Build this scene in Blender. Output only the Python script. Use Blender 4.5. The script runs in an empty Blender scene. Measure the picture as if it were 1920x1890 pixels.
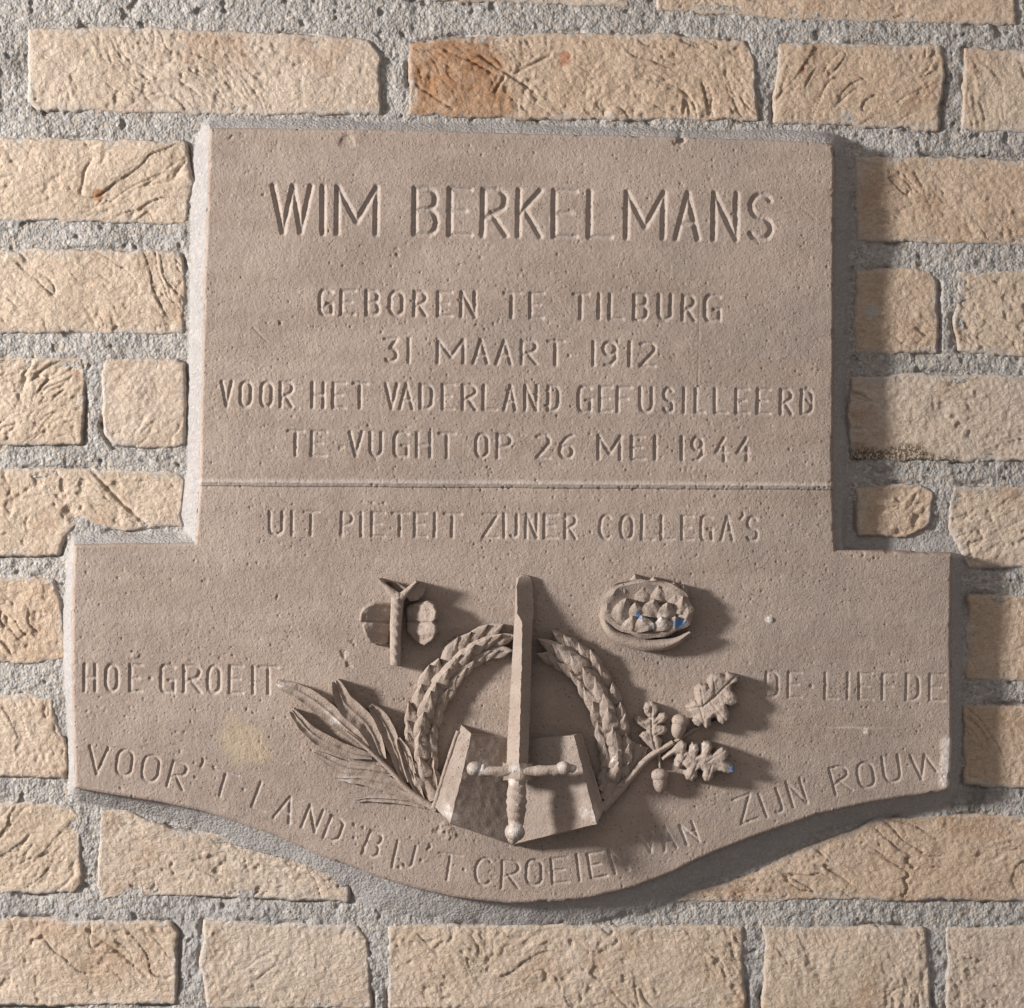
import bpy, math
import numpy as np
from mathutils import Vector

# ------------------------------------------------------------------ camera, world, light, exposure
S = 0.0004                      # metres per unit of the working drawing (1 unit = 1 px of the survey photo)
CX, CY = 960.0, 945.0
DIST = 7600.0                   # camera distance in drawing units (about 3 m)
SLAB = 45.0                     # face of the plaque in front of the brick faces

scene = bpy.context.scene
cam_d = bpy.data.cameras.new("camera")
cam = bpy.data.objects.new("camera", cam_d)
scene.collection.objects.link(cam)
cam.location = (0, -DIST * S, 0)
cam.rotation_euler = (math.radians(90), 0, 0)
cam_d.sensor_fit = 'HORIZONTAL'
cam_d.sensor_width = 36
cam_d.lens = 36 * DIST / 1920.0
cam_d.clip_start = 0.05
cam_d.clip_end = 100
scene.camera = cam

world = bpy.data.worlds.new("World")
scene.world = world
world.use_nodes = True
bg = world.node_tree.nodes['Background']
# soft surroundings: pale from above, dimmer from the ground
_t = world.node_tree
_c = _t.nodes.new('ShaderNodeTexCoord'); _m = _t.nodes.new('ShaderNodeMapRange'); _x = _t.nodes.new('ShaderNodeMix')
_x.data_type = 'RGBA'
_d = _t.nodes.new('ShaderNodeVectorMath'); _d.operation = 'DOT_PRODUCT'; _d.inputs[1].default_value = Vector((-.45, -.15, .88)).normalized()
_t.links.new(_c.outputs['Generated'], _d.inputs[0]); _t.links.new(_d.outputs['Value'], _m.inputs[0])
_m.inputs[1].default_value = -1; _m.inputs[2].default_value = 1
_t.links.new(_m.outputs[0], _x.inputs[0])
_x.inputs[6].default_value = (.20, .17, .158, 1); _x.inputs[7].default_value = (1.0, .93, .91, 1)
_t.links.new(_x.outputs[2], bg.inputs['Color'])
bg.inputs['Strength'].default_value = 0.60

# the photographer's lamp: low from the left, a little above
lamp_d = bpy.data.lights.new("photo_lamp", 'AREA')
lamp_d.shape = 'DISK'
lamp_d.size = 0.36
lamp_d.energy = 160
lamp_d.color = (1.0, 0.955, 0.91)
lamp = bpy.data.objects.new("photo_lamp", lamp_d)
scene.collection.objects.link(lamp)
LDIR = Vector((-95, -45, 19)).normalized()
lamp.location = LDIR * 2.7
lamp.rotation_euler = (-LDIR).to_track_quat('-Z', 'Y').to_euler()

scene.view_settings.view_transform = 'Standard'
scene.view_settings.look = 'None'
scene.view_settings.gamma = 1
scene.view_settings.exposure = 0.0

# ------------------------------------------------------------------ helpers
_tabs = {}
def vnoise(x, y, seed=0):
    if seed not in _tabs:
        _tabs[seed] = np.random.RandomState(seed + 11).rand(256, 256).astype(np.float32)
    T = _tabs[seed]
    xf = np.floor(x); yf = np.floor(y)
    xi = xf.astype(np.int64); yi = yf.astype(np.int64)
    fx = (x - xf); fy = (y - yf)
    fx = fx * fx * (3 - 2 * fx); fy = fy * fy * (3 - 2 * fy)
    a = T[yi & 255, xi & 255]; b = T[yi & 255, (xi + 1) & 255]
    c = T[(yi + 1) & 255, xi & 255]; d = T[(yi + 1) & 255, (xi + 1) & 255]
    return (a + (b - a) * fx) * (1 - fy) + (c + (d - c) * fx) * fy
def fbm(x, y, wl, oct=3, seed=0, gain=0.5):
    """zero-mean noise, roughly -1..1, base wavelength wl"""
    r = np.zeros_like(np.asarray(x, dtype=np.float64)); amp = 1.0; tot = 0
    X = np.asarray(x, dtype=np.float64) / wl; Y = np.asarray(y, dtype=np.float64) / wl
    for o in range(oct):
        r = r + amp * (vnoise(X + 17.3 * o, Y - 9.1 * o, seed + o) * 2 - 1); tot += amp
        amp *= gain
        X, Y = (X * 0.8 + Y * 0.6) * 2.03, (Y * 0.8 - X * 0.6) * 2.03
    return r / tot * 1.5
def sst(e0, e1, x):
    t = np.clip((x - e0) / (e1 - e0), 0, 1)
    return t * t * (3 - 2 * t)
def poly_sd(px, py, poly):
    """signed distance, positive inside"""
    d2 = np.full(px.shape, 1e12); ins = np.zeros(px.shape, bool)
    n = len(poly)
    for i in range(n):
        ax, ay = poly[i]; bx, by = poly[(i + 1) % n]
        ex, ey = bx - ax, by - ay
        wx, wy = px - ax, py - ay
        t = np.clip((wx * ex + wy * ey) / (ex * ex + ey * ey + 1e-9), 0, 1)
        d2 = np.minimum(d2, (wx - t * ex) ** 2 + (wy - t * ey) ** 2)
        if ay != by:
            cond = ((ay > py) != (by > py)) & (px < (bx - ax) * (py - ay) / (by - ay) + ax)
            ins ^= cond
    return np.where(ins, 1, -1) * np.sqrt(d2)
def seg_d(px, py, a, b):
    ex, ey = b[0] - a[0], b[1] - a[1]
    wx, wy = px - a[0], py - a[1]
    t = np.clip((wx * ex + wy * ey) / (ex * ex + ey * ey + 1e-9), 0, 1)
    return np.sqrt((wx - t * ex) ** 2 + (wy - t * ey) ** 2)

def q(x, y, h=0.0):
    """a point surveyed at (x, y) on the photo and standing h above the slab face -> drawing coordinates"""
    k = 1 - (SLAB + h) / DIST
    return CX + (x - CX) * k, CY + (y - CY) * k
def W3(x, y, h):
    return np.stack([(x - CX) * S, -h * S, (CY - y) * S], axis=-1)

col = scene.collection
origin = {}
def empty(name, loc):
    o = bpy.data.objects.new(name, None); col.objects.link(o)
    o.location = loc; o.empty_display_size = 0.02
    origin[o.name] = Vector(loc)
    return o
def build(name, V, F, mat, parent, attr=None, smooth=True, sharp=None, label=None):
    """V: n x 3 world coords (numpy); F: m x 4 indices (numpy) ; one mesh object, origin at its middle"""
    V = np.asarray(V, dtype=np.float32); F = np.asarray(F, dtype=np.int32)
    c = (V.min(0) + V.max(0)) / 2; c[1] = V[:, 1].max()
    me = bpy.data.meshes.new(name)
    n, m = len(V), len(F)
    me.vertices.add(n); me.vertices.foreach_set('co', (V - c).ravel())
    k = F.shape[1]
    me.loops.add(m * k); me.loops.foreach_set('vertex_index', F.ravel())
    me.polygons.add(m); me.polygons.foreach_set('loop_start', np.arange(0, m * k, k, dtype=np.int32))
    me.update(calc_edges=True)
    me.polygons.foreach_set('use_smooth', np.full(m, smooth, dtype=bool))
    if attr is not None:
        at = me.attributes.new('wear', 'FLOAT_COLOR', 'POINT')
        at.data.foreach_set('color', np.ascontiguousarray(attr, dtype=np.float32).ravel())
    if sharp: me.set_sharp_from_angle(angle=math.radians(sharp))
    me.materials.append(mat)
    o = bpy.data.objects.new(name, me); col.objects.link(o)
    w = Vector([float(t) for t in c]); origin[o.name] = w
    if parent is not None:
        o.parent = parent; o.location = w - origin[parent.name]
    else:
        o.location = w
    if label: o['label'] = label
    return o
def grid_part(name, X, Y, H, mask, mat, parent, attr=None, label=None):
    """mesh of the cells of a height grid where mask (rows-1, cols-1) is true"""
    rr, cc = np.nonzero(mask)
    if len(rr) == 0: return None
    r0, r1, c0, c1 = rr.min(), rr.max() + 2, cc.min(), cc.max() + 2
    nc = c1 - c0
    a = (rr - r0) * nc + (cc - c0)
    F = np.stack([a, a + nc, a + nc + 1, a + 1], axis=1)
    used, inv = np.unique(F.ravel(), return_inverse=True)
    F = inv.reshape(F.shape)
    xs = X[r0:r1, c0:c1].ravel()[used]; ys = Y[r0:r1, c0:c1].ravel()[used]; hs = H[r0:r1, c0:c1].ravel()[used]
    at = attr[r0:r1, c0:c1].reshape(-1, 4)[used] if attr is not None else None
    return build(name, W3(xs, ys, hs), F, mat, parent, at, label=label)

# ------------------------------------------------------------------ materials
class N:
    def __init__(s, name):
        s.m = bpy.data.materials.new(name); s.m.use_nodes = True
        s.t = s.m.node_tree; s.b = s.t.nodes['Principled BSDF']
        s.tc = s.t.nodes.new('ShaderNodeNewGeometry').outputs['Position']
    def put(s, inp, v):
        if isinstance(v, bpy.types.NodeSocket): s.t.links.new(v, inp)
        elif v is not None: inp.default_value = v
    def noise(s, scale, detail=3, rough=0.55, vec=None, dist=0):
        n = s.t.nodes.new('ShaderNodeTexNoise'); s.put(n.inputs['Vector'], vec or s.tc)
        n.inputs['Scale'].default_value = scale; n.inputs['Detail'].default_value = detail
        n.inputs['Roughness'].default_value = rough; n.inputs['Distortion'].default_value = dist
        return n.outputs['Fac']
    def vor(s, scale, out='Distance', vec=None, rand=1.0):
        n = s.t.nodes.new('ShaderNodeTexVoronoi'); s.put(n.inputs['Vector'], vec or s.tc)
        n.inputs['Scale'].default_value = scale; n.inputs['Randomness'].default_value = rand
        return n.outputs[out]
    def ramp(s, f, a, b, lo=0.0, hi=1.0):
        n = s.t.nodes.new('ShaderNodeMapRange'); s.put(n.inputs[0], f)
        n.inputs[1].default_value = a; n.inputs[2].default_value = b
        n.inputs[3].default_value = lo; n.inputs[4].default_value = hi
        return n.outputs[0]
    def mix(s, f, a, b):
        n = s.t.nodes.new('ShaderNodeMix'); n.data_type = 'RGBA'
        s.put(n.inputs[0], f); s.put(n.inputs[6], a); s.put(n.inputs[7], b)
        return n.outputs[2]
    def math(s, op, a, b=None):
        n = s.t.nodes.new('ShaderNodeMath'); n.operation = op
        s.put(n.inputs[0], a); s.put(n.inputs[1], b)
        return n.outputs[0]
    def scalev(s, v):
        n = s.t.nodes.new('ShaderNodeVectorMath'); n.operation = 'MULTIPLY'
        s.put(n.inputs[0], s.tc); n.inputs[1].default_value = v
        return n.outputs[0]
    def wear(s):
        n = s.t.nodes.new('ShaderNodeAttribute'); n.attribute_name = 'wear'
        p = s.t.nodes.new('ShaderNodeSeparateColor'); s.t.links.new(n.outputs['Color'], p.inputs[0])
        return p.outputs[0], p.outputs[1], p.outputs[2], n.outputs['Alpha']
    def bump(s, h, dist, strength=1.0, prev=None):
        n = s.t.nodes.new('ShaderNodeBump'); n.inputs['Strength'].default_value = strength
        n.inputs['Distance'].default_value = dist; s.put(n.inputs['Height'], h)
        if prev is not None: s.put(n.inputs['Normal'], prev)
        return n.outputs['Normal']
    def done(s, colr, rough, normal):
        s.put(s.b.inputs['Base Color'], colr); s.put(s.b.inputs['Roughness'], rough)
        s.put(s.b.inputs['Normal'], normal)
        s.b.inputs['Specular IOR Level'].default_value = 0.25
        return s.m
def C4(r, g, b): return (r, g, b, 1)

def stone_material():
    n = N('carved_sandstone')
    wr, wg, wb, wa = n.wear()
    big = n.noise(11, 5, .6); mid = n.noise(60, 4, .6); fine = n.noise(900, 3, 0.65)
    band = n.noise(1.0, 3, 0.5, vec=n.scalev((6, 6, 55)))
    c = n.mix(n.ramp(big, .40, .62), C4(.285, .232, .200), C4(.350, .284, .240))
    c = n.mix(n.ramp(band, .45, .60, 0, .45), c, C4(.268, .208, .168))
    c = n.mix(n.ramp(mid, .5, .70, 0, .45), c, C4(.375, .305, .255))
    c = n.mix(n.ramp(fine, .42, .30, 0, .65), c, C4(.19, .135, .10))
    c = n.mix(n.ramp(fine, .60, .72, 0, .55), c, C4(.50, .44, .38))
    c = n.mix(n.math('MULTIPLY', wb, .8), c, C4(.40, .32, .22))
    c = n.mix(n.math('MULTIPLY', wr, n.ramp(n.noise(220, 3), .35, .6, .35, 1)), c, C4(.60, .56, .53))  # pale wear, plaster, and the painted highlights of grooves and joint lip
    c = n.mix(wg, c, C4(.09, .21, .42))
    v = n.vor(420); pit = n.ramp(v, .06, .24)
    sel = n.ramp(n.noise(260, 2), .50, .56)
    pitd = n.math('MULTIPLY', n.math('SUBTRACT', 1.0, pit), sel)
    b1 = n.bump(n.noise(600, 4, 0.7), 0.00085, 1.0)
    b2 = n.bump(n.math('SUBTRACT', 1.0, pitd), 0.0010, 1.0, b1)
    b3 = n.bump(n.noise(130, 3, 0.6), 0.0010, 0.5, b2)
    return n.done(c, .92, b3)
def brick_material(name, ca, cb, cc):
    n = N(name)
    wr, wg, wb, wa = n.wear()      # r orange stain, g cement smear, b dark moss, a unused
    c = n.mix(n.ramp(n.noise(14, 3), .35, .65), ca, cb)
    c = n.mix(n.ramp(n.noise(60, 4, .6), .50, .72, 0, .55), c, cc)
    c = n.mix(n.ramp(n.noise(700, 3, .6), .45, .30, 0, .60), c, C4(.27, .17, .10))
    c = n.mix(n.ramp(n.noise(520, 3, .6), .56, .68, 0, .45), c, C4(.66, .56, .46))
    c = n.mix(n.ramp(n.noise(38, 2), .71, .77, 0, .75), c, C4(.30, .11, .06))
    c = n.mix(n.math('MULTIPLY', wr, n.ramp(n.noise(55, 4, .7), .30, .62, .30, 1)), c, C4(.31, .165, .085))
    c = n.mix(n.math('MULTIPLY', wg, n.ramp(n.noise(300, 3, .7), .38, .55)), c, C4(.42, .40, .38))
    c = n.mix(n.math('MULTIPLY', wb, n.ramp(n.noise(520, 4, .75), .44, .52)), c, C4(.12, .095, .065))
    b1 = n.bump(n.noise(620, 4, .7), 0.0010, 1.0)
    b2 = n.bump(n.noise(1.0, 5, .68, vec=n.scalev((200, 200, 250)), dist=.9), 0.0026, .85, b1)
    return n.done(c, .95, b2)
def mortar_material():
    n = N('sandy_mortar')
    wr, wg, wb, wa = n.wear()      # r = smooth collar
    g = n.vor(520, 'Color')
    sp = n.t.nodes.new('ShaderNodeSeparateColor'); n.t.links.new(g, sp.inputs[0])
    base = n.mix(n.ramp(n.noise(20, 3), .35, .65), C4(.285, .272, .258), C4(.338, .325, .311))
    c = n.mix(n.ramp(sp.outputs[0], .70, .85, 0, .5), base, C4(.50, .485, .46))
    c = n.mix(n.ramp(sp.outputs[1], .80, .92, 0, .45), c, C4(.14, .13, .12))
    c = n.mix(n.ramp(sp.outputs[2], .84, .92, 0, .50), c, C4(.42, .32, .22))
    fine = n.noise(900, 3, .65)
    cc = n.mix(n.ramp(fine, .35, .65), C4(.255, .243, .243), C4(.325, .31, .308))
    c = n.mix(n.math('MULTIPLY', wr, .60), c, cc)
    c = n.mix(n.math('MULTIPLY', wb, .75), c, C4(.07, .065, .05))
    rough_h = n.math('MULTIPLY', n.math('SUBTRACT', n.noise(430, 3, .65), n.math('MULTIPLY', n.vor(480), .55)),
                     n.math('SUBTRACT', 1.0, n.math('MULTIPLY', wr, .32)))
    b1 = n.bump(rough_h, 0.0017, .9)
    b2 = n.bump(fine, 0.0004, .8, b1)
    return n.done(c, .95, b2)

STONE = stone_material()
BRICK = [brick_material('pale_yellow_brick', C4(.47, .378, .292), C4(.525, .432, .348), C4(.43, .32, .235)),
         brick_material('cream_brick', C4(.50, .418, .345), C4(.465, .378, .30), C4(.53, .455, .39)),
         brick_material('ochre_brick', C4(.455, .345, .255), C4(.50, .395, .305), C4(.40, .28, .19))]
MORTAR = mortar_material()

# ------------------------------------------------------------------ outlines
slab_outline_photo = [(392, 240), (600, 241), (800, 245), (1000, 250), (1250, 256), (1268, 257), (1276, 264), (1284, 257), (1400, 261),
    (1548, 267), (1562, 272), (1566, 284), (1564, 600), (1562, 915), (1567, 1032), (1690, 1035), (1786, 1039), (1784, 1200), (1786, 1400), (1781, 1483),
    (1700, 1494), (1650, 1502), (1537, 1527), (1425, 1565), (1312, 1611), (1267, 1635), (1183, 1666), (1120, 1682), (1058, 1690),
    (958, 1694), (850, 1683), (760, 1661), (725, 1651), (616, 1612), (513, 1567), (440, 1541), (375, 1520), (290, 1502), (203, 1489), (139, 1478),
    (134, 1300), (133, 1150), (137, 1021), (250, 1020), (365, 1018), (369, 960), (373, 912), (380, 600)]
SLAB_POLY = [q(x, y) for x, y in slab_outline_photo]

# name of every brick outline: (points, material index, crease angle, crease strength, label)
LX, RX = -285, 2210
BR = [
 ([(LX, -160), (480, -140), (480, -22), (LX, -40)], 0, 20, .5, None),
 ([(530, -135), (1180, -115), (1180, 12), (530, -14)], 1, 40, .5, None),
 ([(1235, -112), (1900, -90), (1905, 44), (1500, 34), (1235, 16)], 2, -15, .6, None),
 ([(1950, -90), (RX, -85), (RX, 52), (1955, 46)], 0, -15, .5, None),
 ([(LX, 38), (-8, 45), (-4, 205), (LX, 200)], 0, 20, .5, None),
 ([(54, 56), (230, 52), (420, 60), (560, 66), (690, 74), (712, 110), (710, 212), (500, 212), (300, 210), (75, 204), (54, 190)], 1, 40, .8, None),
 ([(770, 84), (850, 72), (1000, 64), (1250, 66), (1395, 80), (1412, 110), (1420, 222), (1200, 222), (980, 220), (768, 214)], 2, 38, 1.0, 'brick with a rusty orange-brown stain over its left third'),
 ([(1460, 82), (1620, 84), (1762, 88), (1768, 160), (1758, 242), (1640, 238), (1540, 232), (1452, 228)], 2, -50, .9, None),
 ([(1812, 92), (RX, 100), (RX, 252), (1960, 248), (1806, 240)], 0, 75, .4, None),
 ([(LX, 258), (100, 262), (250, 264), (345, 268), (352, 300), (362, 345), (352, 380), (346, 418), (200, 412), (LX, 405)], 0, -18, 1.2, 'pale yellow brick with long slanting creases and a small rust spot'),
 ([(1604, 296), (1750, 296), (1900, 300), (RX, 306), (RX, 460), (1900, 456), (1700, 452), (1608, 448)], 2, 35, .9, None),
 ([(LX, 470), (100, 470), (338, 474), (346, 520), (344, 625), (200, 624), (LX, 618)], 0, 50, 1.1, None),
 ([(1606, 508), (1700, 505), (1745, 508), (1757, 530), (1757, 660), (1602, 662)], 2, 20, 1.0, 'small ochre brick with a grey cement dab near its left edge'),
 ([(1800, 512), (1900, 510), (RX, 516), (RX, 670), (1900, 666), (1800, 655), (1792, 600)], 0, 40, .9, None),
 ([(LX, 676), (100, 674), (150, 676), (158, 700), (152, 830), (60, 832), (LX, 830)], 0, -35, 1.3, None),
 ([(200, 676), (330, 676), (345, 682), (345, 832), (330, 838), (215, 836), (196, 810), (192, 700)], 1, -40, .7, None),
 ([(1598, 708), (1700, 702), (1900, 706), (RX, 712), (RX, 866), (1900, 862), (1700, 864), (1600, 856), (1592, 780)], 1, -20, .9, 'pinkish cream brick with dark moss along its lower edge'),
 ([(LX, 882), (100, 882), (330, 888), (345, 900), (340, 984), (250, 992), (200, 992), (160, 975), (140, 985), (120, 1008), (108, 1040), (LX, 1038)], 0, 32, 1.3, 'chipped brick with a deep notch in its lower edge'),
 ([(1608, 918), (1680, 910), (1735, 914), (1750, 925), (1742, 980), (1700, 1004), (1610, 1003)], 2, -40, 1.0, 'small broken brick with its lower right corner cut off'),
 ([(1790, 912), (1900, 914), (RX, 916), (RX, 1066), (1900, 1064), (1818, 1060), (1800, 1030), (1780, 990), (1782, 940)], 0, -30, 1.0, None),
 ([(LX, 1084), (50, 1084), (100, 1086), (112, 1110), (120, 1235), (50, 1242), (LX, 1240)], 2, 60, 1.0, None),
 ([(1816, 1118), (1900, 1118), (RX, 1120), (RX, 1278), (1900, 1276), (1812, 1272)], 2, 80, .6, None),
 ([(LX, 1304), (60, 1304), (98, 1312), (104, 1360), (126, 1400), (122, 1458), (50, 1456), (LX, 1450)], 0, 55, .8, None),
 ([(1808, 1324), (1900, 1324), (RX, 1326), (RX, 1478), (1900, 1476), (1808, 1468)], 2, 75, .6, None),
 ([(LX, 1508), (60, 1506), (130, 1514), (146, 1530), (151, 1660), (140, 1674), (LX, 1672)], 0, -50, .8, None),
 ([(190, 1520), (240, 1524), (300, 1545), (330, 1560), (430, 1568), (500, 1588), (560, 1602), (620, 1628), (655, 1660), (652, 1688), (500, 1684), (330, 1676), (195, 1682), (183, 1660), (188, 1590)], 1, 30, 1.0, 'long cream brick cut to a slant under the curved edge of the plaque'),
 ([(1268, 1690), (1300, 1670), (1370, 1655), (1425, 1632), (1470, 1608), (1575, 1568), (1650, 1536), (1760, 1530), (1900, 1532), (RX, 1534), (RX, 1692), (1900, 1688), (1600, 1686)], 2, 28, 1.1, 'long ochre brick cut to a point under the curved edge of the plaque'),
 ([(LX, 1722), (100, 1726), (318, 1732), (332, 1750), (326, 1880), (100, 1884), (LX, 1880)], 0, 38, 1.2, None),
 ([(384, 1728), (500, 1734), (670, 1736), (688, 1760), (694, 1888), (540, 1890), (390, 1888), (378, 1800)], 1, -28, .8, None),
 ([(730, 1738), (900, 1736), (1150, 1738), (1392, 1738), (1396, 1892), (1100, 1893), (730, 1890)], 0, 40, 1.0, None),
 ([(1434, 1738), (1600, 1738), (1735, 1742), (1745, 1892), (1600, 1893), (1432, 1892)], 0, 65, .7, None),
 ([(1776, 1738), (1900, 1740), (RX, 1742), (RX, 1898), (1900, 1896), (1778, 1892)], 1, 60, .8, None),
 ([(LX, 1945), (560, 1950), (560, 2080), (LX, 2075)], 1, 40, .5, None),
 ([(612, 1950), (1260, 1952), (1260, 2082), (612, 2080)], 2, 40, .5, None),
 ([(1312, 1952), (RX, 1955), (RX, 2085), (1312, 2082)], 0, 40, .5, None),
]

# ------------------------------------------------------------------ the wall: bricks and mortar
wall = empty('brick_wall', (0, 0, -0.48))
wall['label'] = 'wall of rough pale yellow hand-moulded bricks with wide grey sandy mortar joints'
wall['category'] = 'wall'

def axis(a, b, lo, hi, fine, coarse):
    """samples from a to b, fine spacing between lo and hi"""
    out = []
    if a < lo: out += list(np.arange(a, min(lo, b), coarse))
    s, e = max(a, lo), min(b, hi)
    if e > s: out += list(np.arange(s, e, fine))
    if b > hi: out += list(np.arange(max(hi, a), b, coarse))
    out.append(b)
    out = np.array(out); keep = np.concatenate([[True], np.diff(out) > fine * 0.3])
    return out[keep]

def spot(X, Y, x, y, r, soft=.5, seed=5, wob=.35):
    d = np.sqrt((X - x) ** 2 + (Y - y) ** 2) / r + fbm(X, Y, max(r * .6, 4), 3, seed) * wob
    return 1 - sst(1 - soft, 1.0, d)

for bi, (poly, mi, ang, cs, lab) in enumerate(BR):
    P = np.array(poly, float); seed = 100 + bi * 7
    x0, y0 = P.min(0) - 7; x1, y1 = P.max(0) + 7
    xs = axis(x0, x1, -40, 1960, 2.3, 9); ys = axis(y0, y1, -30, 1925, 2.3, 9)
    X, Y = np.meshgrid(xs, ys)
    sd = poly_sd(X, Y, poly)
    sd = sd + fbm(X, Y, 34, 3, seed) * 3.2 + fbm(X, Y, 9, 2, seed + 3) * 1.3 + 3.5
    rs = np.random.RandomState(seed)
    a = math.radians(ang)
    # hand-moulded skin: folds running along one direction, warped
    wx = fbm(X, Y, 130, 2, seed + 1) * 38; wy = fbm(X, Y, 130, 2, seed + 2) * 38
    U = (X + wx) * math.cos(a) + (Y + wy) * math.sin(a)
    Vv = -(X + wx) * math.sin(a) + (Y + wy) * math.cos(a)
    n1 = fbm(U / 4.0, Vv, 34, 3, seed + 4)
    m1 = sst(-.10, .45, fbm(X, Y, 120, 2, seed + 5))
    crease = np.maximum(0, 1 - np.abs(n1) * 11.0) ** 1.2 * m1
    n2 = fbm(U / 3.0 + 300, Vv, 15, 3, seed + 6)
    m2 = sst(-.2, .5, fbm(X, Y, 90, 2, seed + 8))
    small = np.maximum(0, 1 - np.abs(n2) * 5) * m2
    step = np.tanh(n1 * 6) * m1                       # folds sit a little higher on one side
    H = fbm(X, Y, 150, 2, seed + 9) * 2.6 + fbm(X, Y, 42, 3, seed + 10) * 1.8 \
        + fbm(U / 2.2, Vv, 11, 3, seed + 12) * (.55 + 1.1 * m2) + fbm(X, Y, 6, 2, seed + 13) * 1.0
    H = H - cs * (4.6 * crease + 2.2 * small) + cs * 1.2 * step
    pk = fbm(X, Y, 17, 2, seed + 15)
    H = H - 2.6 * cs * sst(.52, .78, pk) * sst(0, .5, fbm(X, Y, 140, 2, seed + 16))
    if lab and 'notch' in lab:
        dn = seg_d(X, Y, (128, 958), (152, 985)); H = H - 9 * np.clip(1 - dn / 14, 0, 1)
        dl = np.minimum(seg_d(X, Y, (170, 880), (215, 930)), seg_d(X, Y, (215, 930), (275, 985)))
        H = H - 7 * np.clip(1 - dl / 6, 0, 1)
    if bi == 27:
        dl = np.minimum(seg_d(X, Y, (165, 1745), (210, 1775)), seg_d(X, Y, (210, 1775), (275, 1830))); H = H - 6 * np.clip(1 - dl / 6, 0, 1)
    if bi == 6:
        for s0, s1 in (((835, 95), (880, 112)), ((880, 112), (925, 138)), ((782, 160), (850, 205)), ((945, 145), (928, 172)), ((900, 105), (1000, 170)), ((970, 135), (1030, 105))):
            H = H - 5 * np.clip(1 - seg_d(X, Y, s0, s1) / 4.5, 0, 1)
    base = rs.uniform(-1.5, 1.5)
    R = 6.5
    t = np.clip(sd / R, 0, 1)
    edge = -(1 - np.sqrt(1 - (1 - t) ** 2)) * 11
    H = (H * sst(-2, 14, sd)) + base + edge
    H = np.where(sd < 0, H + sd * 7.0, H)
    cell = (sd[:-1, :-1] > -5) | (sd[1:, 1:] > -5) | (sd[1:, :-1] > -5) | (sd[:-1, 1:] > -5)
    wear = np.zeros(X.shape + (4,)); wear[..., 3] = 1
    wear[..., 1] = .75 * (1 - sst(0, 13, sd + fbm(X, Y, 30, 3, seed + 20) * 9)) 
    wear[..., 0] = .32 * sst(.35, .8, fbm(X, Y, 90, 3, seed + 22))
    if bi == 6:
        wear[..., 0] = np.maximum(wear[..., 0] * .6, 1.0 * (1 - sst(905, 950, X + fbm(X, Y, 50, 3, seed) * 26 - (Y - 140) * .35)))
    if bi == 9: wear[..., 0] = np.maximum(wear[..., 0], 1.3 * spot(X, Y, 184, 366, 13, .4))
    if bi == 12: wear[..., 1] = np.maximum(wear[..., 1], spot(X, Y, 1634, 585, 17) * 1.2)
    if bi == 16:
        wear[..., 2] = sst(834, 850, Y + fbm(X, Y, 40, 3, 4) * 12 - np.abs(X - 1690) * .10) * (X < 1800)
    if bi == 7: wear[..., 1] = np.maximum(wear[..., 1], spot(X, Y, 1585, 222, 22) * 1.1)
    nm = 'brick'
    grid_part(nm, X, Y, H, cell, BRICK[mi], wall, wear, label=lab)

xs = axis(LX, RX, -25, 1945, 2.5, 10); ys = axis(-165, 2090, -20, 1912, 2.5, 10)
X, Y = np.meshgrid(xs, ys)
bsd = np.full(X.shape, -1e3)
for poly, *_ in BR:
    P = np.array(poly, float)
    c0, c1 = np.searchsorted(xs, [P[:, 0].min() - 60, P[:, 0].max() + 60]); r0, r1 = np.searchsorted(ys, [P[:, 1].min() - 60, P[:, 1].max() + 60])
    bsd[r0:r1, c0:c1] = np.maximum(bsd[r0:r1, c0:c1], poly_sd(X[r0:r1, c0:c1], Y[r0:r1, c0:c1], poly))
ssd = poly_sd(X, Y, SLAB_POLY)
dout = -ssd
# collar of smooth mortar trowelled up against the plaque
CW = 31 + 5 * fbm(X, Y, 120, 2, 71) + 24 * sst(1480, 1640, Y) * (1 - sst(1750, 1850, X)) * sst(120, 260, X)
CW = CW * (1 - .25 * (1 - sst(236, 262, Y)) ) * (1 - .42 * (1 - sst(125, 150, X)) * sst(1000, 1015, Y)) * (1 - .42 * (1 - sst(330, 362, X)) * sst(960, 1000, Y) * (1 - sst(1030, 1040, Y))) * (1 - .2 * sst(1780, 1790, X))
coll = 1 - sst(.82, 1.2, dout / CW + fbm(X, Y, 16, 3, 70) * .22 + fbm(X, Y, 80, 2, 75) * .12)
rough = 1 - .85 * coll
H = -5.0 + fbm(X, Y, 90, 2, 60) * 3.0 + rough * (fbm(X, Y, 17, 3, 61) * 1.6 + fbm(X, Y, 6.5, 2, 62) * 1.5)
pit = sst(.62, .9, fbm(X, Y, 21, 2, 64))
H = H - 5 * sst(.8, 1.05, fbm(X, Y, 21, 2, 64)) * rough
gap = np.exp(-((bsd + 4) / 5.0) ** 2) * sst(.0, .6, fbm(X, Y, 70, 2, 66))      # the joint comes away from the brick here and there
H = H - 8 * gap * (1 - coll)
rise = np.clip(1 - dout / CW, 0, 1)
shoulder = sst(1575, 1590, X) * sst(930, 985, Y) * (1 - sst(1035, 1045, Y)) * (1 - sst(1800, 1830, X))
rise = rise * (1 - .9 * shoulder)
H = H - 5 * shoulder
H = H + coll * rise ** .9 * 30 + coll * (fbm(X, Y, 30, 2, 68) * 1.2 + fbm(X, Y, 9, 2, 69) * .6)
H = np.where(ssd > 2, H - 25, H)
mask = (bsd < 12) & (ssd < 12)
mc = mask[:-1, :-1] | mask[1:, 1:]
wear = np.zeros(X.shape + (4,)); wear[..., 3] = 1
wear[..., 0] = np.clip(coll, 0, 1)
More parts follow.
